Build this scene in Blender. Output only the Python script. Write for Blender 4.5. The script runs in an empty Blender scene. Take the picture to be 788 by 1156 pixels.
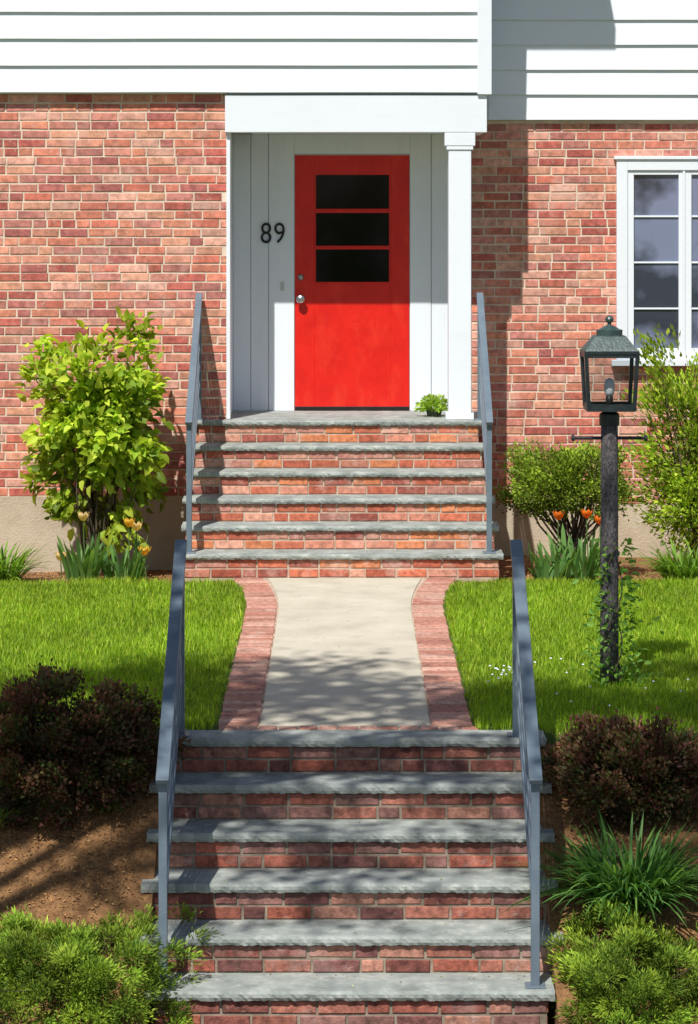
import bpy, math, random
import numpy as np
from mathutils import Vector
random.seed(7)
rng = np.random.default_rng(11)
scene = bpy.context.scene
CH = 2.55
SUN = Vector((0.36, 1.0, -1.45)).normalized()

# ------------------------------------------------------------ helpers
def link(o):
    scene.collection.objects.link(o); return o

def empty(name, loc=(0, 0, 0)):
    e = bpy.data.objects.new(name, None); e.empty_display_size = 0.2
    return link(e)

class MB:
    def __init__(s): s.v = []; s.f = []; s.m = []; s.c = []
    def add(s, vs, fs, mat=0, col=(1, 1, 1)):
        b = len(s.v); s.v += [tuple(p) for p in vs]; s.c += [tuple(col)] * len(vs)
        for f in fs: s.f.append([b + i for i in f]); s.m.append(mat)
    def box(s, x0, x1, y0, y1, z0, z1, mat=0, col=(1, 1, 1)):
        vs = [(x0,y0,z0),(x1,y0,z0),(x1,y1,z0),(x0,y1,z0),(x0,y0,z1),(x1,y0,z1),(x1,y1,z1),(x0,y1,z1)]
        s.add(vs, [(0,3,2,1),(4,5,6,7),(0,1,5,4),(1,2,6,5),(2,3,7,6),(3,0,4,7)], mat, col)
    def beam(s, p, q, w, h, mat=0, up=(0, 0, 1), col=(1, 1, 1)):
        p = Vector(p); q = Vector(q); d = (q - p).normalized()
        sd = d.cross(Vector(up)).normalized(); u = sd.cross(d).normalized()
        vs = []
        for e in (p, q):
            for a, b in ((-1,-1),(1,-1),(1,1),(-1,1)):
                vs.append(e + sd * (a * w / 2) + u * (b * h / 2))
        s.add(vs, [(3,2,1,0),(4,5,6,7),(0,1,5,4),(1,2,6,5),(2,3,7,6),(3,0,4,7)], mat, col)
    def tube(s, pts, rad, n=6, mat=0, col=(1, 1, 1)):
        pts = [Vector(p) for p in pts]; vs = []; fs = []
        for i, p in enumerate(pts):
            d = (pts[min(i+1, len(pts)-1)] - pts[max(i-1, 0)]).normalized()
            a = d.cross(Vector((0.3, 0.2, 1)) if abs(d.z) < .9 else Vector((1, 0, 0))).normalized(); b = d.cross(a)
            for k in range(n):
                t = 2*math.pi*k/n
                vs.append(p + (a*math.cos(t) + b*math.sin(t)) * rad[i])
        for i in range(len(pts)-1):
            for k in range(n):
                k2 = (k+1) % n
                fs.append((i*n+k, i*n+k2, (i+1)*n+k2, (i+1)*n+k))
        fs.append(tuple(range(n))[::-1]); fs.append(tuple((len(pts)-1)*n+k for k in range(n)))
        s.add(vs, fs, mat, col)
    def lathe(s, c, prof, n=16, mat=0, rot=0.0, sx=1.0, axis='z', col=(1,1,1)):
        vs = []; fs = []
        for r, z in prof:
            for k in range(n):
                t = 2*math.pi*k/n + rot
                if axis == 'z': vs.append((c[0]+r*math.cos(t), c[1]+r*math.sin(t), c[2]+z))
                elif axis == 'y': vs.append((c[0]+r*math.cos(t), c[1]+z, c[2]+r*math.sin(t)))
                else: vs.append((c[0]+z, c[1]+r*math.cos(t), c[2]+r*math.sin(t)))
        for i in range(len(prof)-1):
            for k in range(n):
                k2 = (k+1) % n
                fs.append((i*n+k, i*n+k2, (i+1)*n+k2, (i+1)*n+k))
        fs.append(tuple(range(n))[::-1]); fs.append(tuple((len(prof)-1)*n+k for k in range(n)))
        s.add(vs, fs, mat, col)
    def build(s, name, mats, parent=None, smooth=False, bevel=0):
        me = bpy.data.meshes.new(name); me.from_pydata(s.v, [], s.f)
        for m in mats: me.materials.append(m)
        me.polygons.foreach_set('material_index', s.m)
        a = me.color_attributes.new('col', 'FLOAT_COLOR', 'POINT')
        c = np.ones((len(s.v), 4), 'f'); c[:, :3] = np.array(s.c)
        a.data.foreach_set('color', c.ravel())
        if smooth: me.polygons.foreach_set('use_smooth', [True]*len(s.f))
        me.update()
        o = link(bpy.data.objects.new(name, me))
        if parent: o.parent = parent
        if bevel:
            b = o.modifiers.new('b', 'BEVEL'); b.width = bevel; b.segments = 2; b.limit_method = 'ANGLE'
        return o

def tri_mesh(name, V, F, C, mat, parent=None):
    V = np.asarray(V, 'f'); F = np.asarray(F, 'i')
    me = bpy.data.meshes.new(name)
    me.vertices.add(len(V)); me.vertices.foreach_set('co', V.ravel())
    me.loops.add(F.size); me.loops.foreach_set('vertex_index', F.ravel())
    me.polygons.add(len(F)); me.polygons.foreach_set('loop_start', np.arange(0, F.size, 3, dtype='i'))
    me.polygons.foreach_set('loop_total', np.full(len(F), 3, 'i'))
    me.update(calc_edges=True)
    a = me.color_attributes.new('col', 'FLOAT_COLOR', 'POINT')
    c = np.ones((len(V), 4), 'f'); c[:, :3] = C
    a.data.foreach_set('color', c.ravel())
    me.materials.append(mat)
    o = link(bpy.data.objects.new(name, me))
    if parent: o.parent = parent
    return o

def nrm(a): return a / (np.linalg.norm(a, axis=1, keepdims=True) + 1e-9)

# ------------------------------------------------------------ materials
def newmat(name):
    m = bpy.data.materials.new(name); m.use_nodes = True
    nt = m.node_tree; b = nt.nodes['Principled BSDF']; return m, nt, b

def N(nt, t, **kw):
    n = nt.nodes.new(t)
    for k, v in kw.items():
        if k in n.inputs: n.inputs[k].default_value = v
        else: setattr(n, k, v)
    return n

def noisy(name, cols, scale=5, rough=.8, bump=.3, bscale=60, detail=3, attr=False, amt=1.0, spec=.3, metal=0, stretch=None, bdist=.01, blotch=None):
    m, nt, b = newmat(name)
    geo = N(nt, 'ShaderNodeNewGeometry'); vec = geo.outputs['Position']
    if stretch:
        mp = N(nt, 'ShaderNodeMapping'); mp.inputs['Scale'].default_value = stretch
        nt.links.new(vec, mp.inputs['Vector']); vec = mp.outputs[0]
    n1 = N(nt, 'ShaderNodeTexNoise', Scale=scale, Detail=detail, Roughness=.65); nt.links.new(vec, n1.inputs['Vector'])
    r = N(nt, 'ShaderNodeValToRGB'); nt.links.new(n1.outputs['Fac'], r.inputs['Fac'])
    el = r.color_ramp.elements
    while len(el) < len(cols): el.new(.5)
    for e, (p, c) in zip(el, cols): e.position = p; e.color = (*c, 1)
    out = r.outputs['Color']
    if attr:
        at = N(nt, 'ShaderNodeAttribute', attribute_name='col')
        mx = N(nt, 'ShaderNodeMix', data_type='RGBA', blend_type='MULTIPLY'); mx.inputs['Factor'].default_value = 1
        nt.links.new(at.outputs['Color'], mx.inputs[6]); nt.links.new(out, mx.inputs[7]); out = mx.outputs[2]
    for bl in ([blotch] if isinstance(blotch, tuple) else (blotch or [])):
        bs, lo, hi, bc, ba = bl[:5]
        n3 = N(nt, 'ShaderNodeTexNoise', Scale=bs, Detail=4, Roughness=.7)
        if len(bl) > 5:
            mp = N(nt, 'ShaderNodeMapping'); mp.inputs['Scale'].default_value = bl[5]
            nt.links.new(geo.outputs['Position'], mp.inputs['Vector']); nt.links.new(mp.outputs[0], n3.inputs['Vector'])
        else: nt.links.new(geo.outputs['Position'], n3.inputs['Vector'])
        r3 = N(nt, 'ShaderNodeMapRange'); r3.inputs[1].default_value = lo; r3.inputs[2].default_value = hi; r3.inputs[4].default_value = ba
        nt.links.new(n3.outputs['Fac'], r3.inputs[0])
        mx = N(nt, 'ShaderNodeMix', data_type='RGBA'); nt.links.new(r3.outputs[0], mx.inputs['Factor'])
        nt.links.new(out, mx.inputs[6]); mx.inputs[7].default_value = (*bc, 1); out = mx.outputs[2]
    nt.links.new(out, b.inputs['Base Color'])
    b.inputs['Roughness'].default_value = rough; b.inputs['Specular IOR Level'].default_value = spec
    b.inputs['Metallic'].default_value = metal
    if bump:
        n2 = N(nt, 'ShaderNodeTexNoise', Scale=bscale, Detail=3, Roughness=.6); nt.links.new(vec, n2.inputs['Vector'])
        bp = N(nt, 'ShaderNodeBump', Strength=bump, Distance=bdist); nt.links.new(n2.outputs['Fac'], bp.inputs['Height'])
        nt.links.new(bp.outputs[0], b.inputs['Normal'])
    return m

def leafmat(name, trans=.35, rough=.5, spec=.25):
    m, nt, b = newmat(name)
    at = N(nt, 'ShaderNodeAttribute', attribute_name='col')
    nt.links.new(at.outputs['Color'], b.inputs['Base Color'])
    b.inputs['Roughness'].default_value = rough; b.inputs['Specular IOR Level'].default_value = spec
    t = N(nt, 'ShaderNodeBsdfTranslucent')
    g = N(nt, 'ShaderNodeMix', data_type='RGBA', blend_type='MULTIPLY'); g.inputs['Factor'].default_value = 1
    nt.links.new(at.outputs['Color'], g.inputs[6]); g.inputs[7].default_value = (1.5, 1.6, .6, 1)
    nt.links.new(g.outputs[2], t.inputs['Color'])
    mx = N(nt, 'ShaderNodeMixShader'); mx.inputs[0].default_value = trans
    nt.links.new(b.outputs[0], mx.inputs[1]); nt.links.new(t.outputs[0], mx.inputs[2])
    nt.links.new(mx.outputs[0], nt.nodes['Material Output'].inputs['Surface'])
    return m

G = lambda v: (v, v, v)
M_brick = noisy('brick_face', [(.3, G(.66)), (.7, G(1.32))], 22, .85, .5, 120, attr=True, blotch=[(3.2, .53, .76, (.74, .52, .44), .55), (26, .59, .74, (.76, .60, .50), .6)], bdist=.005)
M_brickst = noisy('step_brick_face', [(.3, G(.6)), (.7, G(1.3))], 30, .85, .6, 120, attr=True, blotch=[(4, .55, .74, (.70, .54, .46), .6), (22, .6, .74, (.62, .48, .38), .5)], bdist=.005)
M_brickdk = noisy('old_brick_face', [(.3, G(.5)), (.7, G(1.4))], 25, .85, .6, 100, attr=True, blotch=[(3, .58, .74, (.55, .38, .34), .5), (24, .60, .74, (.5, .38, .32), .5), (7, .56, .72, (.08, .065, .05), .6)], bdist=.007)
M_mortar = noisy('mortar', [(.3, (.62, .49, .38)), (.7, (.80, .67, .53))], 12, .95, .4, 150, bdist=.004, blotch=(2.5, .55, .75, (.44, .35, .27), .5))
M_mortarst = noisy('step_mortar', [(.3, (.40, .30, .22)), (.7, (.62, .49, .38))], 12, .95, .4, 150, bdist=.004)
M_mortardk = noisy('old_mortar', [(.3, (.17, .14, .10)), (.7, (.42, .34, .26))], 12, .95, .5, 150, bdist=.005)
M_stone = noisy('bluestone', [(.3, (.22, .24, .225)), (.5, (.32, .345, .32)), (.72, (.45, .47, .43))], 7, .85, .45, 60, blotch=[(14, .58, .72, (.56, .57, .51), .6), (5, .57, .72, (.17, .19, .14), .6)], bdist=.006)
M_conc = noisy('concrete_path', [(.25, (.46, .41, .32)), (.5, (.57, .52, .41)), (.8, (.65, .60, .49))], 2.6, .9, .5, 140, blotch=[(8, .56, .8, (.34, .29, .22), .5), (60, .6, .75, (.30, .26, .20), .4)], bdist=.004)
M_found = noisy('foundation_concrete', [(.3, (.44, .35, .25)), (.7, (.62, .53, .40))], 3, .95, .5, 60, blotch=(6, .55, .75, (.34, .27, .19), .5))
M_white = noisy('white_paint', [(.3, (.80, .83, .87)), (.7, (.83, .86, .90))], 1.5, .45, .08, 30, blotch=(2.5, .58, .8, (.70, .72, .73), .3, (.5, 1, 5)))
M_whitew = noisy('white_wood_boards', [(.3, (.77, .81, .86)), (.7, (.82, .86, .90))], 4, .5, .15, 40, stretch=(1, 1, .1), blotch=(9, .58, .8, (.66, .68, .70), .4, (1, 1, .15)))
M_red = noisy('red_door_paint', [(.3, (.64, .010, .006)), (.7, (.78, .018, .008))], 5, .38, .12, 30, spec=.4, blotch=[(4, .52, .72, (.84, .065, .025), .45, (1.6, 1, .6)), (12, .62, .78, (.45, .008, .006), .5)])
M_rail = noisy('blue_grey_painted_steel', [(.3, (.115, .155, .195)), (.7, (.16, .205, .245))], 6, .45, .15, 60, spec=.5, blotch=(30, .66, .76, (.22, .15, .11), .5))
M_steel = noisy('brushed_steel', [(.3, G(.5)), (.7, G(.6))], 10, .3, 0, metal=1)
M_black = noisy('black_metal', [(.3, G(.012)), (.7, G(.02))], 10, .4, 0)
M_patina = noisy('lantern_black_paint', [(.3, (.010, .015, .017)), (.7, (.025, .037, .037))], 25, .4, .15, 60, spec=.5)
M_roofpat = noisy('lantern_roof_patina', [(.3, (.022, .045, .043)), (.7, (.06, .10, .092))], 25, .4, .2, 60, spec=.6)
M_post = noisy('weathered_post', [(.35, (.05, .045, .05)), (.65, (.17, .15, .15))], 26, .85, 1, 34, stretch=(3, 3, 1.4), bdist=.012)
M_roof = noisy('roof_shingle', [(.3, G(.06)), (.7, G(.12))], 8, .9, .5, 30)
M_asph = noisy('asphalt', [(.3, G(.04)), (.7, G(.06))], 8, .9, .5, 90)
M_walkc = noisy('sidewalk_concrete', [(.3, G(.3)), (.7, G(.4))], 4, .9, .4, 90)
M_soil = noisy('mulch_ground', [(.3, (.16, .08, .035)), (.7, (.36, .19, .08))], 25, .95, 1, 60, bdist=.02)
M_turf = noisy('turf', [(.3, (.06, .11, .015)), (.7, (.11, .18, .02))], 8, .95, 1, 80, bdist=.02)
M_bark = noisy('bark', [(.3, (.07, .05, .035)), (.7, (.17, .13, .09))], 12, .95, 1, 30, stretch=(3, 3, .6), bdist=.02)
M_leaf = leafmat('leaf'); M_grass = leafmat('grass_blade', .4, .55); M_needle = leafmat('needle', .2, .6, .15)
M_petal = leafmat('petal', .3, .45)
M_chip = noisy('mulch_chips', [(.3, G(.7)), (.7, G(1.2))], 40, .95, 0, attr=True)
M_pot = noisy('dark_planter', [(.3, (.05, .06, .04)), (.7, (.08, .09, .06))], 8, .9, .2, 50)
M_bulb = noisy('frosted_bulb', [(.3, G(.75)), (.7, G(.8))], 8, .3, 0)
def glass(name, col, rough=.03, spec=.5, sc=1.3):
    m, nt, b = newmat(name); b.inputs['Base Color'].default_value = (*col, 1)
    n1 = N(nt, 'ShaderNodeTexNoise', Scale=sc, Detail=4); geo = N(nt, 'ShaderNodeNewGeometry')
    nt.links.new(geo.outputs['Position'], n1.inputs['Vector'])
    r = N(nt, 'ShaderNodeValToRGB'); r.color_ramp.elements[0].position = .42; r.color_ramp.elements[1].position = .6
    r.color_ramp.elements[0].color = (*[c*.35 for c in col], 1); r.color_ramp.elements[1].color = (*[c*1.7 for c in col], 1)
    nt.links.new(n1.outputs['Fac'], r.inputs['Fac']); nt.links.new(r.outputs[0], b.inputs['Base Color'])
    b.inputs['Roughness'].default_value = rough; b.inputs['Specular IOR Level'].default_value = spec
    return m
M_gdoor = glass('door_glass', (.010, .008, .010), .08, .12)
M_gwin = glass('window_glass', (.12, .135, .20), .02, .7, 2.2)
def clearglass():
    m, nt, b = newmat('lantern_glass')
    t = N(nt, 'ShaderNodeBsdfTransparent'); g = N(nt, 'ShaderNodeBsdfGlossy', Roughness=.03)
    t.inputs[0].default_value = (.8, .82, .84, 1)
    mx = N(nt, 'ShaderNodeMixShader'); mx.inputs[0].default_value = .05
    nt.links.new(t.outputs[0], mx.inputs[1]); nt.links.new(g.outputs[0], mx.inputs[2])
    nt.links.new(mx.outputs[0], nt.nodes['Material Output'].inputs['Surface']); return m
M_lglass = clearglass()

# ------------------------------------------------------------ bricks
PAL_WALL = [(.64,.22,.145),(.58,.17,.115),(.68,.29,.20),(.50,.13,.10),(.60,.24,.18),(.70,.36,.27),(.66,.25,.16),(.44,.14,.12),(.68,.32,.21),(.62,.20,.14),(.54,.21,.17)]
PAL_STEP = [(.56,.16,.09),(.46,.12,.07),(.60,.24,.16),(.38,.11,.08),(.64,.22,.10),(.50,.22,.17),(.64,.31,.22)]
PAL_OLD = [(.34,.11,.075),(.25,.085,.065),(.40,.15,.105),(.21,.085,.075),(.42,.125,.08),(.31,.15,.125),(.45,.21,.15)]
PAL_PATH = [(.46,.21,.15),(.54,.27,.20),(.42,.18,.13),(.58,.33,.25),(.50,.26,.2)]

def brick_field(mb, o, u, n, W, H, pal, course=.0677, bl=.203, jt=.0125, excl=(), proud=.006, header_p=.12, mat=0):
    o = Vector(o); u = Vector(u); n = Vector(n); z = Vector((0, 0, 1))
    rows = max(1, round(H / course)); ch = H / rows
    flip = u.cross(z).dot(n) < 0
    for r in range(rows):
        iv = [(0, W)]
        for (a, b, c, d) in excl:
            if r*ch < d and (r+1)*ch > c:
                ni = []
                for s, e in iv:
                    if b <= s or a >= e: ni.append((s, e))
                    else:
                        if a > s: ni.append((s, a))
                        if b < e: ni.append((b, e))
                iv = ni
        x = -(bl + jt)*(.5 if r % 2 else 0) - random.random()*.03
        while x < W:
            L = bl if random.random() > header_p else bl*.48
            L *= random.uniform(.96, 1.02)
            dv = random.uniform(-.0015, .0015)
            v0 = r*ch + jt/2 + dv; v1 = (r+1)*ch - jt/2 + dv + random.uniform(-.001, .001)
            for s, e in iv:
                a = max(x, s + .002); b = min(x + L, e - .002)
                if b - a < .025: continue
                c = random.choice(pal); k = random.uniform(.78, 1.15); c = (c[0]*k, c[1]*k, c[2]*k)
                p = proud + random.uniform(-.002, .002); i = .003
                j = [random.uniform(-.002, .002) for _ in range(8)]
                P = lambda uu, vv, nn: o + u*uu + z*vv + n*nn
                vs = [P(a, v0, -.002), P(b, v0, -.002), P(b, v1, -.002), P(a, v1, -.002),
                      P(a+j[0], v0+j[1], p-i), P(b+j[2], v0+j[3], p-i), P(b+j[4], v1+j[5], p-i), P(a+j[6], v1+j[7], p-i),
                      P(a+i+j[0], v0+i+j[1], p), P(b-i+j[2], v0+i+j[3], p), P(b-i+j[4], v1-i+j[5], p), P(a+i+j[6], v1-i+j[7], p)]
                fs = [(8,9,10,11)]
                for q in range(4):
                    q2 = (q+1) % 4
                    fs += [(q, q2, 4+q2, 4+q), (4+q, 4+q2, 8+q2, 8+q)]
                if flip: fs = [f[::-1] for f in fs]
                mb.add(vs, fs, mat, c)
            x += L + jt

def slab(mb, x0, x1, y0, y1, zt, th, mat=0, rough=.0055, seg=.016):
    n = max(6, int((x1-x0)/seg)); prof = [(0, 0), (0, -.3), (0, -.65), (0, -1)]
    xs = [x0 + (x1-x0)*i/n for i in range(n+1)]
    V = []; F = []; lo = 0
    for i, x in enumerate(xs):
        lo = .8*lo + random.uniform(-1, 1)*.5
        V.append((x, y1, zt)); V.append((x, y0+.03, zt))
        for (a, t) in prof:
            d = random.uniform(-.5, .6)*rough + lo*rough*.45
            if t == 0: d = abs(d)*.6+.003
            if t in (-.3, -.65): d -= rough*.4
            if t == -1: d += .004
            zz = zt + t*th + (random.uniform(-.002, 0) if t == 0 else (random.uniform(-.003, .003) if t == -1 else 0))
            V.append((x + (random.uniform(-.004, .004)), y0 + d, zz))
        V.append((x, y1, zt-th))
    k = 7
    for i in range(n):
        for j in range(k):
            j2 = (j+1) % k
            F.append((i*k+j, i*k+j2, (i+1)*k+j2, (i+1)*k+j))
    F.append(tuple(range(k))[::-1]); F.append(tuple(n*k+j for j in range(k)))
    mb.add(V, F, mat)

# ------------------------------------------------------------ STAIRS
def stairs(name, noses, zs, xl, xr, zbase, yback, pal, mbrick, mmort, course, TH):
    e = empty(name); br = MB(); core = MB(); st = MB()
    n = len(noses)
    for i in range(n):
        y = noses[i]; z = zs[i]; a, b = xl[i], xr[i]
        yb = yback if i == 0 else noses[i-1] + .03
        zb = zs[i+1] if i+1 < n else zbase
        ins = .04
        core.box(a+ins, b-ins, y+.03, yb, zbase-.15, z-TH)
        brick_field(br, (a+ins, y+.03, zb), (1,0,0), (0,-1,0), b-a-2*ins, z-TH-zb, pal, course=course, header_p=.2)
        brick_field(br, (a+ins, yb, zbase), (0,-1,0), (-1,0,0), yb-y-.03, z-TH-zbase, pal, header_p=.3)
        brick_field(br, (b-ins, y+.03, zbase), (0,1,0), (1,0,0), yb-y-.03, z-TH-zbase, pal, header_p=.3)
        slab(st, a+random.uniform(-.008, .008), b+random.uniform(-.008, .008), y, yb-.001, z, TH)
    core.build('mortar_core', [mmort], e); br.build('bricks', [mbrick], e); st.build('bluestone_treads', [M_stone], e)
    return e
LN = [13.15-.26*i for i in range(6)]; LZ = [-.171*i for i in range(6)]
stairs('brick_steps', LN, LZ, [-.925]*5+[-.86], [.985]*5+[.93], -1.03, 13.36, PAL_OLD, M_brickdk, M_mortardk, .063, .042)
UN = [20.2-.26*j for j in range(6)]; UZ = [1.0-.1667*j for j in range(6)]
stairs('brick_steps', UN, UZ, [-1.12-.009*j for j in range(6)], [1.04+.016*j for j in range(6)], 0, 20.335, PAL_STEP, M_brickst, M_mortarst, .064, .036)

# ------------------------------------------------------------ TERRAIN
def flare(y): return .14*np.clip((np.asarray(y)-17.2)/1.7, 0, 1)**2
def hgt(x, y):
    x = np.asarray(x, float); y = np.asarray(y, float)
    h = np.interp(y, [-200, -6, 0, 2.6, 2.8, 9.0, 9.2, 11.6, 13.25, 18.6, 19.2, 20.3, 30, 300],
                  [3, .95, .9, -1.0, -1.24, -1.24, -1.08, -1.06, -.005, -.005, -.05, -.14, -.14, .5])
    inst = (x > -.87) & (x < .93) & (y < 13.33) & (y > 11.5)
    h = np.where(inst, np.minimum(h-.32, -.3), h)
    path = (x > -.6) & (x < .6) & (y >= 13.33) & (y < 19)
    h = np.where(path, -.05, h)
    bump = .012*np.sin(x*3.1+y*1.7)*np.sin(y*2.3-x)
    h = h + np.where((y > 11.7) & ~path & (abs(x) > 1.0), bump, 0)
    return h
xs = sorted(set([-250,-120,-60,-30,-15,-10,-7,-.872,-.868,-.601,-.599,.599,.601,.928,.932,7,10,15,30,60,120,250] + [round(v,3) for v in np.arange(-6,6.01,.25)]))
ys = sorted(set([-250,-100,-40,-15,-6,-3,0,1,2,2.6,2.8,4,6,8,9,9.2,10,11,11.49,11.51,13.325,13.335,13.25,18.6,18.999,19.001,19.2,20.3,22,30,60,120,300] + [round(v,3) for v in np.arange(11.6,20.3,.2)]))
XX, YY = np.meshgrid(xs, ys); ZZ = hgt(XX, YY)
V = np.stack([XX.ravel(), YY.ravel(), ZZ.ravel()], 1).tolist(); nx = len(xs); F = []; MI = []
for j in range(len(ys)-1):
    for i in range(nx-1):
        F.append((j*nx+i, j*nx+i+1, (j+1)*nx+i+1, (j+1)*nx+i))
        cy = (ys[j]+ys[j+1])/2
        MI.append(1 if (13.2 < cy < 18.65 or cy < 2.6 or cy > 30 or 9.2 < cy < 10) else 0)
me = bpy.data.meshes.new('ground'); me.from_pydata(V, [], F); me.materials.append(M_soil); me.materials.append(M_turf)
me.polygons.foreach_set('material_index', MI); me.update(); link(bpy.data.objects.new('ground', me))
mb = MB(); mb.box(-80, 80, 2.82, 8.98, -1.3, -1.2); mb.build('road', [M_asph])
mb = MB(); mb.box(-80, 80, 9.0, 9.15, -1.35, -1.06); mb.box(-80, 80, 2.65, 2.8, -1.35, -1.04); mb.build('kerb', [M_walkc], bevel=.015)
mb = MB()
for k in range(-20, 20): mb.box(k*1.5+.005, k*1.5+1.495, 10.0, 11.55, -1.15, -1.045)
mb.build('sidewalk', [M_walkc], bevel=.008)

# walkway
e = empty('walkway'); mb = MB(); n = 60
yy = np.linspace(13.47, 18.925, n)
fl = flare(yy)
V = []; F = []
for k, y in enumerate(yy):
    for z in (-.001, -.06):
        V.append((-.415-fl[k]*.8, y, z)); V.append((.43+fl[k]*.8, y, z))
for k in range(n-1):
    a = k*4; b = a+4; F += [(a, a+1, b+1, b), (a, b, b+2, a+2), (a+1, a+3, b+3, b+1)]
F.append((0, 2, 3, 1)); mb.add(V, F)
mb.build('concrete_slab', [M_conc], e)
mb = MB(); core = MB()
def flatbrick(mb, cx, cy, L, W, yaw, pal, zt=.002):
    c = random.choice(pal); k = random.uniform(.85, 1.15); c = tuple(v*k for v in c)
    zt += random.uniform(-.003, .003); i = .004; ca, sa = math.cos(yaw), math.sin(yaw)
    vs = []
    for (hl, hw, z) in ((L/2, W/2, zt-.05), (L/2, W/2, zt-i), (L/2-i, W/2-i, zt)):
        for a, b in ((-1,-1),(1,-1),(1,1),(-1,1)):
            x, y = a*hl, b*hw; vs.append((cx+x*ca-y*sa, cy+x*sa+y*ca, z))
    fs = [(8,9,10,11)]
    for q in range(4):
        q2 = (q+1)%4; fs += [(q,q2,4+q2,4+q),(4+q,4+q2,8+q2,8+q)]
    mb.add(vs, fs, 0, c)
y = 13.47
while y < 18.88:
    f = float(flare(y+.045)); slope = float(flare(y+.1)-flare(y))/.1
    flatbrick(mb, -.525-f+random.uniform(-.005,.005), y+.045, .2, .084, slope*.9, PAL_PATH); flatbrick(mb, .54+f+random.uniform(-.005,.005), y+.045, .2, .084, -slope*.9, PAL_PATH)
    y += .096
x = -.625
while x < .62:
    flatbrick(mb, x+.05, 13.415, .088, .1, 0, PAL_PATH); x += .1
V = []; F = []
for k, y in enumerate(np.linspace(13.362, 18.925, n)):
    f = float(flare(y)); V += [(-.635-f, y, -.008), (-.40-f*.7, y, -.008), (.41+f*.7, y, -.008), (.65+f, y, -.008)]
for k in range(n-1):
    a = k*4; b = a+4; F += [(a,a+1,b+1,b), (a+2,a+3,b+3,b+2)]
core.add(V, F); core.box(-.63, .64, 13.363, 13.468, -.06, -.0085)
core.build('border_mortar', [M_mortarst], e); mb.build('brick_border', [M_brickst], e)

# ------------------------------------------------------------ HOUSE
H = empty('brick_house')
DL, DR = 20.35, 21.2
XRC = -.878
body = MB()
body.box(-7, XRC-.003, DL, 28, .42, 3.44, 0)
body.box(1.0, 7.5, DR, 28, .27, 3.27, 0)
body.build('brick_backing', [M_mortar], H)
b2 = MB(); b2.box(-7.02, XRC-.003, DL-.012, 28, -.6, .42); b2.box(1.0, 7.52, DR-.012, 28, -.6, .27)
b2.build('foundation', [M_found], H)
br = MB()
brick_field(br, (-7, DL, .42), (1,0,0), (0,-1,0), 7+XRC, 3.02, PAL_WALL)
WX0, WX1, WZ0, WZ1 = 2.13, 3.75, 1.40, 2.965
brick_field(br, (1.0, DR, .27), (1,0,0), (0,-1,0), 6.5, 2.98, PAL_WALL, excl=[(WX0-1.0+.02, WX1-1.0-.02, WZ0-.27+.02, WZ1-.27-.02)])
brick_field(br, (-7, 28, .42), (0,-1,0), (-1,0,0), 28-DL, 3.02, PAL_WALL)
brick_field(br, (7.5, DR, .27), (0,1,0), (1,0,0), 28-DR, 3.0, PAL_WALL)
br.build('brick_walls', [M_brick], H)
# siding
sd = MB()
sd.box(-7.0, 1.07, DL-.06, 28, 3.442, 5.6); sd.box(1.075, 7.5, DR-.03, 28, 3.272, 5.45)
def laps(x0, x1, y, z0, z1, ex):
    z = z0
    while z < z1:
        t = min(ex+.012, z1-z)
        nseg = 14; dzs = [random.uniform(-.0018, .0018) for _ in range(nseg+1)]
        for k in range(nseg):
            a = x0+(x1-x0)*k/nseg; b = x0+(x1-x0)*(k+1)/nseg; d0, d1 = dzs[k], dzs[k+1]
            vs = [(a,y-.028,z+d0),(b,y-.028,z+d1),(b,y-.006,z+t),(a,y-.006,z+t),(a,y,z+d0),(b,y,z+d1)]
            sd.add(vs, [(0,1,2,3),(4,5,1,0)])
        z += ex
laps(-7.0, 1.0, DL-.06, 3.45, 5.58, .2)
laps(1.13, 7.5, DR-.03, 3.275, 5.4, .195)
sd.box(1.0, 1.105, DL-.095, DL-.061, 3.435, 5.6)
sd.box(1.071, 1.104, DL-.06, DL+.04, 3.436, 5.6)
z = 3.45
while z < 5.55:
    vs = [(1.071, DL+.041, z), (1.095, DL+.041, z), (1.095, DR-.05, z), (1.071, DR-.05, z),
          (1.071, DL+.041, z+.2), (1.075, DL+.041, z+.2), (1.075, DR-.05, z+.2), (1.071, DR-.05, z+.2)]
    sd.add(vs, [(0,3,2,1),(1,2,6,5),(0,1,5,4),(2,3,7,6)]); z += .2
sd.build('siding', [M_white], H)
# porch
p = MB()
p.box(XRC-.01, 1.072, DL-.07, DL+.13, 3.15, 3.432)
p.box(XRC+.16, .96, DL+.135, DR-.002, 3.165, 3.20)
p.box(.885, 1.06, DL+.131, DR-.002, 3.152, 3.43)
p.box(XRC-.002, XRC+.028, DL-.03, DL+.128, 1.002, 3.149)
p.box(.785, .955, DL-.055, DL+.115, 1.04, 3.02)
p.box(.765, .975, DL-.066, DL+.126, 1.001, 1.05)
p.box(.77, .97, DL-.064, DL+.124, 3.02, 3.05); p.box(.755, .985, DL-.068, DL+.128, 3.05, 3.149)
p.build('porch_trim', [M_white], H, bevel=.004)
p = MB()
DX0, DX1, DZ0, DZ1 = -.381, .513, 1.004, 2.998
p.box(XRC+.004, 1.0, DR+.004, DR+.05, 1.0, 3.43)
CW = .20
cz = [(DX0-.004-CW, DX0-.006), (DX1+.006, DX1+.004+.165)]
for a, b in cz: p.box(a, b, DR-.016, DR+.003, 1.001, 3.163)
p.box(cz[0][1]+.001, cz[1][0]-.001, DR-.016, DR+.003, DZ1+.012, 3.163)
x = XRC+.014
while x < cz[0][0]-.02:
    x1 = min(x+.135, cz[0][0]-.005); p.box(x, x1, DR-.012, DR+.003, 1.001, 3.163); x = x1+.005
x = cz[1][1]+.005
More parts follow.
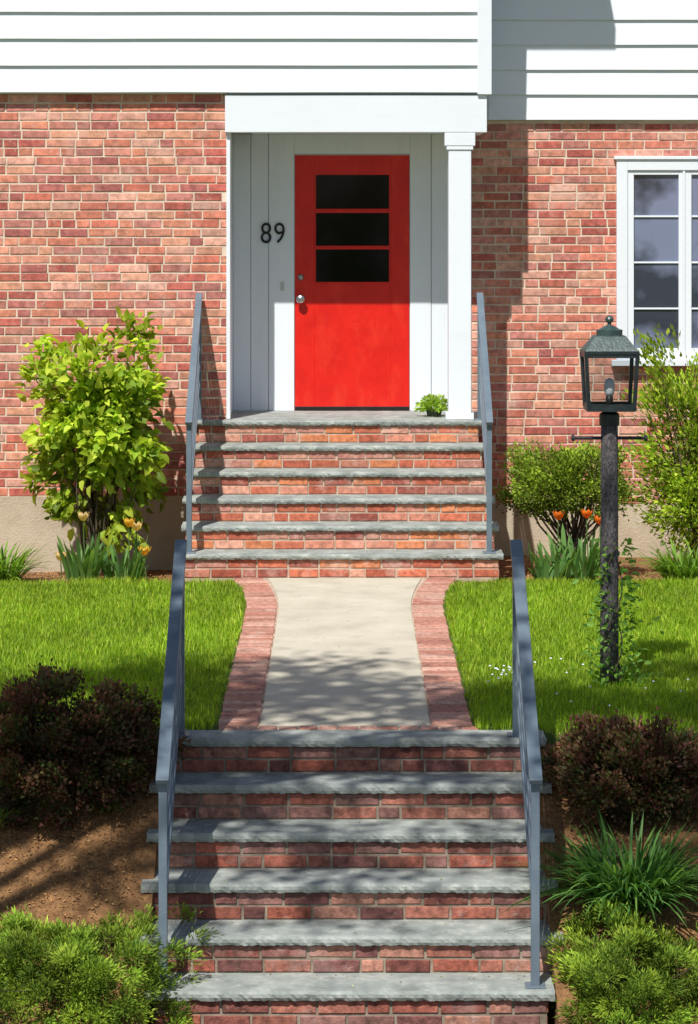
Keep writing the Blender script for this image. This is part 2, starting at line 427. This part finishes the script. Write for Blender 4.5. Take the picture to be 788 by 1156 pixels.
while x < .99:
    x1 = min(x+.135, .995); p.box(x, x1, DR-.012, DR+.003, 1.001, 3.163); x = x1+.005
y = DL+.135
while y < DR-.03:
    y1 = min(y+.137, DR-.014); p.box(XRC-.002, XRC+.012, y, y1, 1.001, 3.163); y = y1+.005
p.build('porch_boards', [M_whitew], H, bevel=.002)
fl_ = MB(); slab(fl_, XRC+.0, 1.05, 20.337, DR+.0, 1.0, .036, rough=.003); fl_.build('porch_floor', [M_stone], H)
fb = MB(); fb.box(XRC+.002, 1.0, 20.34, DR, -.2, .96); fb.build('porch_base', [M_mortarst], H)
fb = MB(); brick_field(fb, (1.0, 20.34, 0), (0,1,0), (1,0,0), DR-20.34, .95, PAL_STEP); fb.build('porch_base_bricks', [M_brickst], H)
# door
d = MB()
gx0, gx1 = -.229, .367
panes = [(2.572, 2.845), (2.283, 2.548), (2.000, 2.262)]
yf = DR-.010
d.box(DX0, gx0, yf, DR+.0035, DZ0, DZ1); d.box(gx1, DX1, yf, DR+.0035, DZ0, DZ1)
zz = [DZ1] + [v for a, b in panes for v in (b, a)] + [DZ0]
for k in range(0, len(zz), 2): d.box(gx0, gx1, yf, DR+.0035, zz[k+1], zz[k])
for a, b in panes:
    d.box(gx0+.001, gx0+.012, yf-.006, DR+.003, a, b, 2); d.box(gx1-.012, gx1-.001, yf-.006, DR+.003, a, b, 2)
    d.box(gx0+.013, gx1-.013, yf-.006, DR+.003, a, a+.008, 2)
d.box(DX0+.001, DX1-.001, yf-.007, yf-.0005, DZ0+.002, DZ0+.03, 1)
d.build('front_door', [M_red, M_black, M_red, M_steel], H, bevel=.002)
g = MB()
for a, b in panes: g.box(gx0+.012, gx1-.012, yf+.004, DR+.003, a+.008, b)
g.build('door_glass', [M_gdoor], H)
k = MB()
k.lathe((-.335, yf, 1.875), [(.035, 0), (.035, -.006), (.012, -.01), (.012, -.03), (.03, -.04), (.036, -.055), (.026, -.068), (.004, -.07)], 20, axis='y')
k.lathe((-.335, yf, 2.045), [(.027, 0), (.027, -.008), (.014, -.012), (.013, -.02)], 20, axis='y')
k.build('door_knob', [M_steel], H, smooth=True)
k = MB(); k.box(-.492, -.467, DR-.024, DR-.0165, 1.94, 2.01); k.lathe((-.48, DR-.024, 1.975), [(.008, 0), (.008, -.006)], 12, axis='y'); k.build('doorbell', [M_steel], H, bevel=.002)
cu = bpy.data.curves.new('house_number', 'FONT'); cu.body = '89'; cu.size = .232; cu.extrude = .005; cu.offset = -.001; cu.space_character = 1.08
o = link(bpy.data.objects.new('house_number', cu)); o.location = (-.655, DR-.022, 2.312); o.rotation_euler = (math.pi/2, 0, 0); o.scale = (.84, 1, 1); cu.materials.append(M_black); o.parent = H
# window
w = MB(); t = .085
w.box(WX0, WX0+t, DR-.06, DR+.001, WZ0, WZ1); w.box(WX1-t, WX1, DR-.06, DR+.001, WZ0, WZ1)
w.box(WX0+t, WX1-t, DR-.06, DR+.001, WZ1-t, WZ1); w.box(WX0-.04, WX1+.04, DR-.09, DR+.001, WZ0-.045, WZ0)
w.box(WX0+t, WX1-t, DR-.06, DR+.001, WZ0, WZ0+.04)
w.box(WX0-.02, WX1+.02, DR-.075, DR+.001, WZ1, WZ1+.025)
ix0, ix1, iz0, iz1 = WX0+t, WX1-t, WZ0+.04, WZ1-t
sx = 2.645
units = [(ix0, sx), (sx+.02, ix1)]
w.box(sx, sx+.02, DR-.055, DR+.001, iz0, iz1)
for a, b in units:
    s = .05
    w.box(a, a+s, DR-.045, DR+.001, iz0, iz1); w.box(b-s*.6, b, DR-.045, DR+.001, iz0, iz1)
    w.box(a+s, b-s*.6, DR-.045, DR+.001, iz1-s*.7, iz1); w.box(a+s, b-s*.6, DR-.045, DR+.001, iz0, iz0+s)
    for q in (.25, .5, .75):
        zc = iz0 + (iz1-iz0)*q; w.box(a+s, b-s*.6, DR-.035, DR-.01, zc-.007, zc+.007)
    if b-a > .7:
        c = (a+b)/2; w.box(c-.008, c+.008, DR-.034, DR-.011, iz0+s+.001, iz1-s-.001)
w.build('window_frame', [M_white], H, bevel=.003)
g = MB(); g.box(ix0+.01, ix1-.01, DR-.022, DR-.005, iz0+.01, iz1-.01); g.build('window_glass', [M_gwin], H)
# roofs
r = MB()
def gable(x0, x1, ya, yb, za, sl):
    ym = (ya+yb)/2; zm = za+(ym-ya)*sl; t = .16
    vs = []
    for x in (x0, x1):
        vs += [(x, ya, za), (x, ym, zm), (x, yb, za), (x, yb, za+t), (x, ym, zm+t), (x, ya, za+t)]
    r.add(vs, [(0,1,4,5),(1,2,3,4),(6,11,10,7),(7,10,9,8),(0,6,7,1),(1,7,8,2),(3,9,10,4),(4,10,11,5),(5,11,6,0),(2,8,9,3)])
    return ym, zm
ym, zm = gable(-7.4, 1.69, DL-.4, 28.4, 5.57, .55)
gable(1.6, 7.9, DR-.25, 28.2, 5.45, .5)
r.build('roof', [M_roof], H)
r = MB(); za = 5.59
for x in (-6.99, 1.068):
    r.add([(x-.01, DL-.05, za), (x-.01, 28, za), (x-.01, ym, zm-.03), (x, DL-.05, za), (x, 28, za), (x, ym, zm-.03)], [(0,2,1),(3,4,5),(0,3,5,2),(1,2,5,4)])
r.build('gable_wall', [M_white], H)

# ------------------------------------------------------------ RAILINGS
def railing(x, top, bot, ztop_base, zbot_base, h=.93, wt=.05):
    e = MB(); w = .038
    e.box(x-w/2, x+w/2, top-w/2, top+w/2, ztop_base, ztop_base+h-.01)
    e.box(x-w/2, x+w/2, bot-w/2, bot+w/2, zbot_base, zbot_base+h-.01)
    for (yy_, zz_) in ((top, ztop_base), (bot, zbot_base)):
        e.box(x-.045, x+.045, yy_-.045, yy_+.045, zz_, zz_+.008)
    a = Vector((x, top+.02, ztop_base+h)); b = Vector((x, bot-.02, zbot_base+h))
    d_ = (b-a).normalized()
    e.beam(a-d_*.02, b+d_*.04, wt, .028)
    for k in range(1, 6):
        dz = -k*.135
        e.beam(a+Vector((0, -.02-w/2, dz)), b+Vector((0, .02+w/2, dz)), .016, .034)
    return e.build('metal_railing', [M_rail], bevel=.003)
railing(-.795, 13.22, 11.93, 0, LZ[5], wt=.058); railing(.843, 13.22, 11.93, 0, LZ[5], wt=.058)
railing(-1.083, 20.27, 18.99, UZ[0], UZ[5]); railing(1.02, 20.27, 18.99, UZ[0], UZ[5])

# ------------------------------------------------------------ LAMP POST
lx, ly = 1.438, 14.67
E = empty('lamp_post')
m = MB(); m.lathe((lx, ly, -.1), [(.052, 0), (.049, .6), (.046, 1.45), (.046, 1.52)], 14); m.build('post', [M_post], E, smooth=True)
m = MB()
m.lathe((lx, ly, 1.40), [(.055, 0), (.055, .06), (.035, .075), (.035, .09)], 16)
m.lathe((lx, ly, 1.33), [(.009, -.19), (.009, .19)], 10, axis='x')
for s in (-1, 1): m.lathe((lx, ly, 1.33), [(.004, s*.185), (.017, s*.19), (.017, s*.203), (.004, s*.208)], 10, axis='x')
zb, zt = 1.495, 1.79; wb, wt = .122, .138
m.box(lx-wb-.008, lx+wb+.008, ly-wb-.008, ly+wb+.008, zb-.014, zb+.004)
m.box(lx-wt-.010, lx+wt+.010, ly-wt-.010, ly+wt+.010, zt, zt+.016)
for sx_ in (-1, 1):
    for sy in (-1, 1): m.beam((lx+sx_*wb, ly+sy*wb, zb), (lx+sx_*wt, ly+sy*wt, zt), .02, .02, up=(0, 1, 0))
for s in (-1, 1):
    m.box(lx-wb, lx+wb, ly+s*wb-.006, ly+s*wb+.006, zb+.004, zb+.024); m.box(lx+s*wb-.006, lx+s*wb+.006, ly-wb, ly+wb, zb+.0045, zb+.0245)
    m.box(lx-wt, lx+wt, ly+s*wt-.006, ly+s*wt+.006, zt-.02, zt); m.box(lx+s*wt-.006, lx+s*wt+.006, ly-wt, ly+wt, zt-.0205, zt-.0005)
q = math.sqrt(2)
m.lathe((lx, ly, zt+.016), [(wt*q*1.02, 0), (wt*q*.96, .012), (.085*q, .075), (.08*q, .08)], 4, rot=math.pi/4, mat=1)
m.lathe((lx, ly, zt+.096), [(.07, 0), (.072, .03), (.055, .034), (.03, .05), (.012, .056), (.01, .066), (.02, .074), (.024, .088), (.018, .1), (.004, .108)], 16, mat=1)
m.build('lantern_frame', [M_patina, M_roofpat], E)
m = MB()
for s in (-1, 1):
    m.add([(lx-wb, ly+s*wb, zb), (lx+wb, ly+s*wb, zb), (lx+wt, ly+s*wt, zt), (lx-wt, ly+s*wt, zt)], [(0,1,2,3)])
    m.add([(lx+s*wb, ly-wb, zb), (lx+s*wb, ly+wb, zb), (lx+s*wt, ly+wt, zt), (lx+s*wt, ly-wt, zt)], [(0,1,2,3)])
m.build('lantern_glass', [M_lglass], E)
m = MB(); m.lathe((lx, ly, zb), [(.02, 0), (.02, .06), (.016, .062)], 12, mat=1)
m.lathe((lx, ly, zb+.06), [(.016, 0), (.026, .02), (.03, .06), (.024, .09), (.004, .1)], 14, mat=0)
m.build('bulb', [M_bulb, M_black], E, smooth=True)

# ------------------------------------------------------------ FOLIAGE
def leaves(P, D, U, L, W, C, broad=False, fold=.25):
    D = nrm(D); S = nrm(np.cross(D, U)); Nn = np.cross(S, D)
    L = L[:, None]; Wd = (W[:, None] if isinstance(W, np.ndarray) else L*W)
    n = len(P)
    if broad:
        b = P; t = P + D*L - Nn*L*.15
        l1 = P + D*L*.3 + S*Wd*.45 + Nn*Wd*fold; r1 = P + D*L*.3 - S*Wd*.45 + Nn*Wd*fold
        l2 = P + D*L*.68 + S*Wd*.36 + Nn*Wd*fold*.6; r2 = P + D*L*.68 - S*Wd*.36 + Nn*Wd*fold*.6
        m1 = P + D*L*.5
        V = np.stack([b, l1, l2, t, r2, r1, m1], 1).reshape(-1, 3)
        f = np.array([[0,1,6],[1,2,6],[2,3,6],[3,4,6],[4,5,6],[5,0,6]]); k = 7
    else:
        m = P + D*L*.45
        V = np.stack([P, m + S*Wd*.5 + Nn*Wd*fold, P + D*L, m - S*Wd*.5 + Nn*Wd*fold], 1).reshape(-1, 3)
        f = np.array([[0,1,2],[0,2,3]]); k = 4
    F = (f[None] + (np.arange(n)*k)[:, None, None]).reshape(-1, 3)
    return V, F, np.repeat(C, k, axis=0)

def palcol(n, pal, var=.15):
    p = np.array(pal); i = rng.integers(0, len(p), n); return p[i]*(1+rng.normal(0, var, (n, 1))).clip(.4, 1.7)

def unit(n):
    return nrm(rng.normal(size=(n, 3)))

def bush(name, c, r, n, nc, cr, ll, wr, pal, up=.3, broad=False, zmin=None, rnd=.8, mat=None, stem=True, inner=.2, shell=(.72, 1.03), stemr=.012, lv=.3, low=-.55, lum=1.0, cvar=(.65, 1.25), tuft=False, clumppal=0):
    c = np.array(c, float); r = np.array(r, float)
    e = empty(name)
    d = unit(nc*4); d = d[d[:, 2] > low][:nc]; nc = len(d)
    lump = 1 + lum*(.10*np.sin(d[:, 0]*5+c[0]*7) + .08*np.sin(d[:, 2]*7+c[1]*3) + .06*np.sin(d[:, 1]*6))
    rad = rng.uniform(*shell, nc)*lump
    cc = c + d*rad[:, None]*r
    if zmin is not None: cc[:, 2] = np.maximum(cc[:, 2], zmin+.02)
    cb = rng.uniform(*cvar, nc)
    idx = rng.integers(0, nc, n); off = rng.normal(size=(n, 3))*cr*np.array([1, 1, .75])
    P = cc[idx] + off
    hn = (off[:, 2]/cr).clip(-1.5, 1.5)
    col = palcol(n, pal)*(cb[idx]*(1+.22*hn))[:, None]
    if clumppal:
        pc = palcol(nc, pal, 0)[idx]; col = col*(1-clumppal)+pc*clumppal*(cb[idx]*(1+.22*hn))[:, None]
    out = nrm((P-c)/r)
    if tuft:
        cd = nrm(nrm((cc-c)/r) + unit(nc)*.5 + np.array([0, 0, up]))
        D = nrm(off/cr)*.9 + cd[idx]*.9 + unit(n)*.25
    else:
        D = out + unit(n)*rnd + np.array([0, 0, up])
    U = nrm(out*.8 + unit(n)*.7 + np.array([0, -.2, .6]))
    ni = int(n*inner)
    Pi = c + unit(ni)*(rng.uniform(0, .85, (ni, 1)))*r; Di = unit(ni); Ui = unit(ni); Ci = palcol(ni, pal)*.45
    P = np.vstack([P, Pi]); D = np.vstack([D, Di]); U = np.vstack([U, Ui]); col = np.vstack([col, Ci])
    if zmin is not None:
        k = P[:, 2] > zmin; P, D, U, col = P[k], D[k], U[k], col[k]
    L = rng.uniform(1-lv, 1+lv, len(P))*ll
    V, F, C = leaves(P, D, U, L, wr, col, broad)
    tri_mesh('foliage', V, F, C, mat or M_leaf, e)
    if stem:
        m = MB(); zb = zmin if zmin is not None else c[2]-r[2]
        for q in range(min(nc, 40)):
            tgt = cc[q]; b = np.array([c[0]+rng.normal()*.04, c[1]+rng.normal()*.04, zb-.05])
            mid_ = b*.5+tgt*.5 + rng.normal(size=3)*.04 + np.array([0, 0, .04])
            m.tube([b, b*.8+mid_*.2+np.array([0,0,.03]), mid_, tgt], [stemr, stemr*.8, stemr*.6, stemr*.25], 5)
        m.build('stems', [M_bark], e)
    return e

GY = [(.40,.50,.035),(.32,.44,.03),(.50,.58,.06),(.24,.36,.03)]
BARB = [(.13,.05,.04),(.17,.055,.045),(.06,.08,.02),(.21,.08,.055),(.08,.10,.03),(.22,.13,.07),(.10,.14,.03)]
JUN = [(.17,.28,.03),(.25,.37,.04),(.09,.17,.022),(.36,.46,.05)]
YEW = [(.19,.28,.025),(.28,.38,.04),(.36,.46,.05),(.12,.19,.02)]
FOR = [(.36,.50,.04),(.48,.58,.06),(.24,.38,.03)]
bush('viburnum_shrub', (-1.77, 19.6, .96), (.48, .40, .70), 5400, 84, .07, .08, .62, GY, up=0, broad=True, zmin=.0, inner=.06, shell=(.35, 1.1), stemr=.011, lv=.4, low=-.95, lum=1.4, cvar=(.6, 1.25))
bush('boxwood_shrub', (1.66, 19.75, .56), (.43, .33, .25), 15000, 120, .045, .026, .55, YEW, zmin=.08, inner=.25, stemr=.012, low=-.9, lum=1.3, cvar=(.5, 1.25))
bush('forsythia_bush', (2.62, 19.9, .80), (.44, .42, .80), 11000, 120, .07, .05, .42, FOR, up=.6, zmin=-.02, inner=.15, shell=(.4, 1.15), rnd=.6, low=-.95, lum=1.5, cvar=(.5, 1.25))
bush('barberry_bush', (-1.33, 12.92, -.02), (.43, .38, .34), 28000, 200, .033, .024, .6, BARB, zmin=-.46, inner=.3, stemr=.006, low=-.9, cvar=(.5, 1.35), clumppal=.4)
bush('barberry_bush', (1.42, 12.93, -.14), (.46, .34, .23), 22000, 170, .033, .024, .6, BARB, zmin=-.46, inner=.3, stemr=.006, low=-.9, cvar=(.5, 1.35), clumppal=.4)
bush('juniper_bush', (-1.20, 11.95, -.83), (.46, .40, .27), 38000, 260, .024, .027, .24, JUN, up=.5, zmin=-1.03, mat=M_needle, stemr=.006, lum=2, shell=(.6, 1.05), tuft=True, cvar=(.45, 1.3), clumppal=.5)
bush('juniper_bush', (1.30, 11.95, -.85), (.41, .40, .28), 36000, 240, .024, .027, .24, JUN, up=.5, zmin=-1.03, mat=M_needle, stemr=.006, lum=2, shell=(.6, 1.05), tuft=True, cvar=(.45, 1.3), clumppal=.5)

def straps(P, az, L, W, lean, droop, C, seg=6):
    n = len(P)
    t = np.linspace(0, 1, seg+1)
    hd = np.stack([np.cos(az), np.sin(az), np.zeros(n)], 1); sd_ = np.stack([-np.sin(az), np.cos(az), np.zeros(n)], 1)
    pts = []
    for tt in t:
        wv = W*(1-(2*abs(tt-.35))**2*.35 if tt < .9 else .45)*(1 if tt < 1 else .05)
        h = L*(tt*np.cos(lean) - droop*tt**2.2*.9); o = L*(tt*np.sin(lean) + droop*tt**2*.45)
        c = P + hd*o[:, None] + np.array([0, 0, 1])*h[:, None]
        pts.append(c + sd_*(wv/2)[:, None]); pts.append(c - sd_*(wv/2)[:, None])
    V = np.stack(pts, 1).reshape(-1, 3); k = 2*(seg+1); f = []
    for s in range(seg): f += [[2*s, 2*s+1, 2*s+3], [2*s, 2*s+3, 2*s+2]]
    F = (np.array(f)[None] + (np.arange(n)*k)[:, None, None]).reshape(-1, 3)
    return V, F, np.repeat(C, k, axis=0)

def clump(name, c, rad, n, L, W, droop, pal, parent=None, lean=(.1, .7)):
    a = rng.uniform(0, 2*np.pi, n); rr = rad*np.sqrt(rng.uniform(0, 1, n))
    P = np.stack([c[0]+rr*np.cos(a), c[1]+rr*np.sin(a), np.full(n, c[2])], 1)
    az = a + rng.normal(0, .7, n)
    V, F, C = straps(P, az, rng.uniform(.6, 1.1, n)*L, rng.uniform(.7, 1.2, n)*W, rng.uniform(*lean, n), rng.uniform(.3, 1, n)*droop, palcol(n, pal))
    return tri_mesh(name, V, F, C, M_leaf, parent)
LIR = [(.08,.19,.05),(.12,.26,.06),(.18,.33,.07),(.06,.14,.03)]
DAY = [(.18,.32,.04),(.24,.40,.06),(.12,.22,.03)]
clump('daylily_clump', (1.31, 12.35, -.60), .17, 760, .48, .013, .7, LIR, lean=(.1, .95))
clump('daylily_clump', (-2.42, 19.0, -.05), .14, 220, .42, .016, .7, DAY)
clump('daylily_clump', (2.42, 19.0, -.05), .16, 260, .42, .016, .7, DAY)
clump('daylily_clump', (-1.68, 12.75, -.36), .07, 60, .30, .018, .6, DAY)

def tulips(name, items, leafc, pal):
    e = empty(name)
    m = MB(); pm = MB()
    for (x, y, z0, h, col, op) in items:
        lx_ = random.uniform(-.02, .02)
        m.tube([(x, y, z0), (x+lx_*.5, y, z0+h*.5), (x+lx_, y, z0+h)], [.005, .0045, .004], 6, col=(.12, .22, .06))
        tx, tz = x+lx_, z0+h
        for k in range(6):
            a = k*math.pi/3 + random.uniform(-.1, .1); r0 = .95 if k % 2 else 1.1
            S = 5; vs = []; fs = []
            for s in range(S+1):
                t = s/S; rr = (.008 + .028*math.sin(min(t*1.9, 1.9))*r0*(1+op*t)); hh = .062*t
                wv = .022*math.sin(math.pi*min(.12+t*.86, .985))
                cx, cy = math.cos(a), math.sin(a)
                for w_ in (-1, 0, 1):
                    q_ = rr*(1 if w_ == 0 else .86)
                    vs.append((tx+cx*q_-cy*w_*wv, y+cy*q_+cx*w_*wv, tz+hh))
            for s in range(S):
                for w_ in (0, 1): fs.append((s*3+w_, s*3+w_+1, s*3+w_+4, s*3+w_+3))
            kk = random.uniform(.85, 1.1); pm.add(vs, fs, 0, tuple(c*kk for c in col))
    m.build('stems', [M_leaf], e); pm.build('flowers', [M_petal], e, smooth=True)
    for (c, rad, n, L) in leafc: clump('leaves', c, rad, n, L, .034, .35, pal, e, lean=(.05, .4))
    return e
TL = [(.14,.28,.07),(.20,.36,.10),(.10,.21,.06)]
Y_ = (.85, .50, .06); O_ = (.85, .20, .02); Yp = (.9, .66, .32)
def wx(px, D): return (px-388)*D/3060
def wz(py, D): return CH-(py-240)*D/3060
def T(px, py, D, col, op=.2): z0 = -.06; return (wx(px, D), D, z0, wz(py, D)-z0-.05+.02, col, op)
tulips('tulip_flowers', [T(97, 583, 18.95, Yp), T(146, 590, 18.95, Y_), T(153, 594, 19.05, Yp), T(166, 622, 18.9, Y_, .5), T(70, 628, 19.0, Yp)],
       [((wx(92, 18.9), 18.95, -.05), .10, 40, .42), ((wx(140, 18.9), 19.0, -.05), .14, 34, .36)], TL)
tulips('tulip_flowers', [T(628, 582, 19.0, O_), T(665, 580, 19.1, O_), T(678, 587, 19.0, O_), T(690, 585, 19.1, (.8, .3, .04))],
       [((wx(622, 18.9), 18.95, -.05), .12, 44, .34), ((wx(655, 18.9), 19.05, -.05), .15, 60, .42)], TL)
# vine: twining stem plus leaves
E = empty('climbing_vine'); m = MB()
for s in range(3):
    pts = [(lx+math.cos(t*5+s*2.1)*.058+.01, ly+math.sin(t*5+s*2.1)*.058, t*(.75-.1*s)) for t in np.linspace(0, 1, 16)]
    m.tube(pts, [.004]*16, 5)
m.build('stems', [M_bark], E)
n = 520; a = rng.uniform(0, 2*np.pi, n); hh = rng.uniform(0, 1, n)**1.5*.78; rr = .055+rng.exponential(.05, n)*(1-hh)
P = np.stack([lx+.035+rr*np.cos(a), ly-.02+rr*np.sin(a), hh], 1)
V, F, C = leaves(P, np.stack([np.cos(a), np.sin(a), rng.normal(.2, .5, n)], 1), unit(n)+np.array([0,-.4,1]), rng.uniform(.022, .048, n), .6, palcol(n, [(.13,.27,.04),(.20,.38,.06)]), True)
tri_mesh('leaves', V, F, C, M_leaf, E)
# potted plant on landing
E = empty('potted_plant'); px_, py_ = wx(490, 20.62), 20.62
m = MB(); m.lathe((px_, py_, 1.0), [(.05, 0), (.06, .04), (.064, .042), (.064, .05), (.052, .051), (.05, .04)], 18); m.build('pot', [M_pot], E, smooth=False)
n = 480; u_ = unit(n); u_[:, 2] = abs(u_[:, 2])*1.0-.18
P = np.array([px_, py_, 1.06]) + u_*rng.uniform(.02, .125, (n, 1))*np.array([1.05, 1, .95])
P[:, 2] = np.maximum(P[:, 2], 1.012)
V, F, C = leaves(P, u_+unit(n)*.5, unit(n)+np.array([0,0,.6]), rng.uniform(.025, .045, n), .6, palcol(n, [(.26,.42,.05),(.36,.50,.07)]), True)
tri_mesh('leaves', V, F, C, M_leaf, E)

# ------------------------------------------------------------ LAWN
def grass(n, x0, x1, y0, y1, hmin=.025, hmax=.055, w=.0042):
    x = rng.uniform(x0, x1, n); y = rng.uniform(y0, y1, n); f = flare(y)
    front = 13.28 + .05*np.sin(x*9) + .03*np.sin(x*23); back = 18.72 + .04*np.sin(x*7)
    edge = .012*np.sin(y*21)+.01*np.sin(y*47)
    k = ~((x > -.64-f+edge) & (x < .655+f+edge)) & (y > front) & (y < back)
    k &= ~((abs(x) < .98) & (y < 13.37))
    x, y = x[k], y[k]; n = len(x)
    patch = .5+.5*np.sin(x*2.1+np.sin(y*1.7))*np.sin(y*1.9+1.3*np.sin(x*2.7))
    p2 = .5+.5*np.sin(x*11+2*np.sin(y*5))*np.sin(y*9+2*np.sin(x*7))
    z = hgt(x, y)-.003
    h = rng.uniform(hmin, hmax, n)*(.75+.3*patch+.25*p2); az = rng.uniform(0, 2*np.pi, n); ln = rng.uniform(.1, .9, n)
    P = np.stack([x, y, z], 1); s = np.stack([-np.sin(az), np.cos(az), 0*az], 1)*w/2
    d = np.stack([np.cos(az)*ln, np.sin(az)*ln, np.ones(n)], 1)*h[:, None]
    mid_ = P + d*np.array([.4, .4, .6])
    V = np.stack([P-s, P+s, mid_+s*.8, mid_-s*.8, P+d], 1).reshape(-1, 3)
    F = (np.array([[0,1,2],[0,2,3],[3,2,4]])[None] + (np.arange(n)*5)[:, None, None]).reshape(-1, 3)
    col = palcol(n, [(.24,.39,.018),(.31,.47,.025),(.18,.30,.015),(.42,.51,.05)], .15)*(.78+.25*patch+.2*p2)[:, None]
    return V, F, np.repeat(col, 5, axis=0)
V1, F1, C1 = grass(170000, -2.6, 2.6, 13.2, 18.8)
V2, F2, C2 = grass(36000, -7, 7, 13.2, 18.8, w=.010)
tri_mesh('grass', np.vstack([V1, V2]), np.vstack([F1, F2+len(V1)]), np.vstack([C1, C2]), M_grass)
m = MB()
for k in range(42):
    if k < 22: x = wx(570, 14.7)+random.gauss(0, .045); y = 14.7+random.gauss(0, .12)
    else: x = random.uniform(.75, 2.3); y = random.uniform(13.6, 15.5)
    m.lathe((x, y, .04+random.random()*.03), [(.002, -.004), (.0075, 0), (.003, .005)], 6)
m.build('white_flowers', [M_white])

# mulch chips
n = 46000
x = rng.uniform(-3.6, 3.6, n); y = rng.uniform(11.6, 13.35, n); k = (x < -.93) | (x > .99)
x, y = x[k], y[k]
x2 = rng.uniform(-4, 4, 14000); y2 = rng.uniform(18.7, 20.3, 14000); k = (abs(x2) > 1.2) | (y2 > 30); x = np.append(x, x2[k]); y = np.append(y, y2[k]); n = len(x)
P = np.stack([x, y, hgt(x, y)+rng.uniform(0, .010, n)], 1)
D = unit(n)*np.array([1, 1, .5]); U = unit(n)*.6+np.array([0, 0, 1])
V, F, C = leaves(P, D, U, rng.uniform(.010, .026, n), .4, palcol(n, [(.50,.26,.10),(.40,.20,.075),(.54,.33,.14),(.26,.13,.055)], .15), False, .1)
tri_mesh('mulch', V, F, C, M_chip)
pts = []
for i in range(6):
    for _ in range(34):
        bk = abs(random.gauss(0, .05)) if random.random() < .6 else random.uniform(.02, .25)
        pts.append((random.uniform(-.85, .92), LN[i]+.27-min(bk, .25), LZ[i]+.003))
for _ in range(150): pts.append((random.uniform(-.6, .6), random.uniform(13.5, 18.8), .006))
for j in range(1, 6):
    for _ in range(14): pts.append((random.uniform(-1.0, 1.0), UN[j]+random.uniform(.15, .27), UZ[j]+.003))
P = np.array(pts); n = len(P); D = unit(n)*np.array([1, 1, .1]); U = unit(n)*.3+np.array([0, 0, 1])
V, F, C = leaves(P, D, U, rng.uniform(.008, .022, n), .4, palcol(n, [(.30,.22,.12),(.18,.12,.06),(.45,.42,.20),(.22,.28,.08)], .2), False, .1)
tri_mesh('leaf_litter', V, F, C, M_chip)

# ------------------------------------------------------------ STREET TREE
E = empty('maple_tree'); m = MB(); tb = np.array([-3.1, 9.6, -1.15])
m.tube([tb, tb+[0, 0, .3], tb+[.03, 0, 2], tb+[.1, -.1, 4.2], tb+[.3, -.4, 6.2]], [.26, .19, .16, .13, .09], 12)
cc0 = np.array([-1.6, 8.3, 8.0]); R = np.array([3.3, 1.85, 1.5])
limbs = []
for k in range(9):
    a = k*2*math.pi/9+.3; st = tb+np.array([.1+.03*k, -.1-.03*k, 4.0+.25*k]); en = cc0+np.array([math.cos(a)*R[0]*.6, math.sin(a)*R[1]*.6, random.uniform(-.8, .8)])
    md = st*.5+en*.5+np.array([0, 0, .5]); m.tube([st, md, en], [.05, .028, .012], 7); limbs += [md, en, (md+en)/2]
limbs = np.array(limbs); nc = 52
dd = unit(nc); cl = cc0 + dd*R*(rng.uniform(.1, 1, (nc, 1))**.6)
for c in cl:
    j = np.argmin(((limbs-c)**2).sum(1)); m.tube([limbs[j], limbs[j]*.5+c*.5+[0, 0, .1], c], [.013, .009, .004], 5)
m.build('trunk_and_limbs', [M_bark], E)
n = 11000; i = rng.integers(0, nc, n); P = cl[i]+rng.normal(size=(n, 3))*np.array([.27, .21, .19])
V, F, C = leaves(P, unit(n), unit(n), rng.uniform(.07, .12, n), .8, palcol(n, [(.06,.13,.02),(.09,.18,.03),(.12,.2,.04)]), True)
tri_mesh('crown', V, F, C, M_leaf, E)

# ------------------------------------------------------------ LIGHT / CAMERA
w = bpy.data.worlds.new('World'); scene.world = w; w.use_nodes = True; nt = w.node_tree
sky = nt.nodes.new('ShaderNodeTexSky'); sky.sky_type = 'NISHITA'; sky.sun_disc = False
sky.sun_elevation = math.asin(-SUN.z); sky.sun_rotation = math.atan2(-SUN.x, -SUN.y)
bg = nt.nodes['Background']; bg.inputs['Strength'].default_value = .08; nt.links.new(sky.outputs[0], bg.inputs[0])
L = bpy.data.lights.new('sun', 'SUN'); L.energy = 5; L.angle = math.radians(.53); L.color = (1, .975, .925)
o = link(bpy.data.objects.new('sun', L)); o.rotation_euler = SUN.to_track_quat('-Z', 'Y').to_euler(); o.location = (-5, -8, 15)
cam = bpy.data.cameras.new('camera'); co = link(bpy.data.objects.new('camera', cam))
co.location = (0, 0, CH); co.rotation_euler = (math.pi/2, 0, 0)
cam.sensor_fit = 'VERTICAL'; cam.sensor_height = 36; cam.lens = 3060/1156*36
cam.shift_y = -(578-240)/1156; cam.shift_x = 6/1156; cam.clip_end = 1000; cam.clip_start = .05
scene.camera = co
scene.view_settings.view_transform = 'Standard'; scene.view_settings.look = 'None'; scene.view_settings.exposure = 0
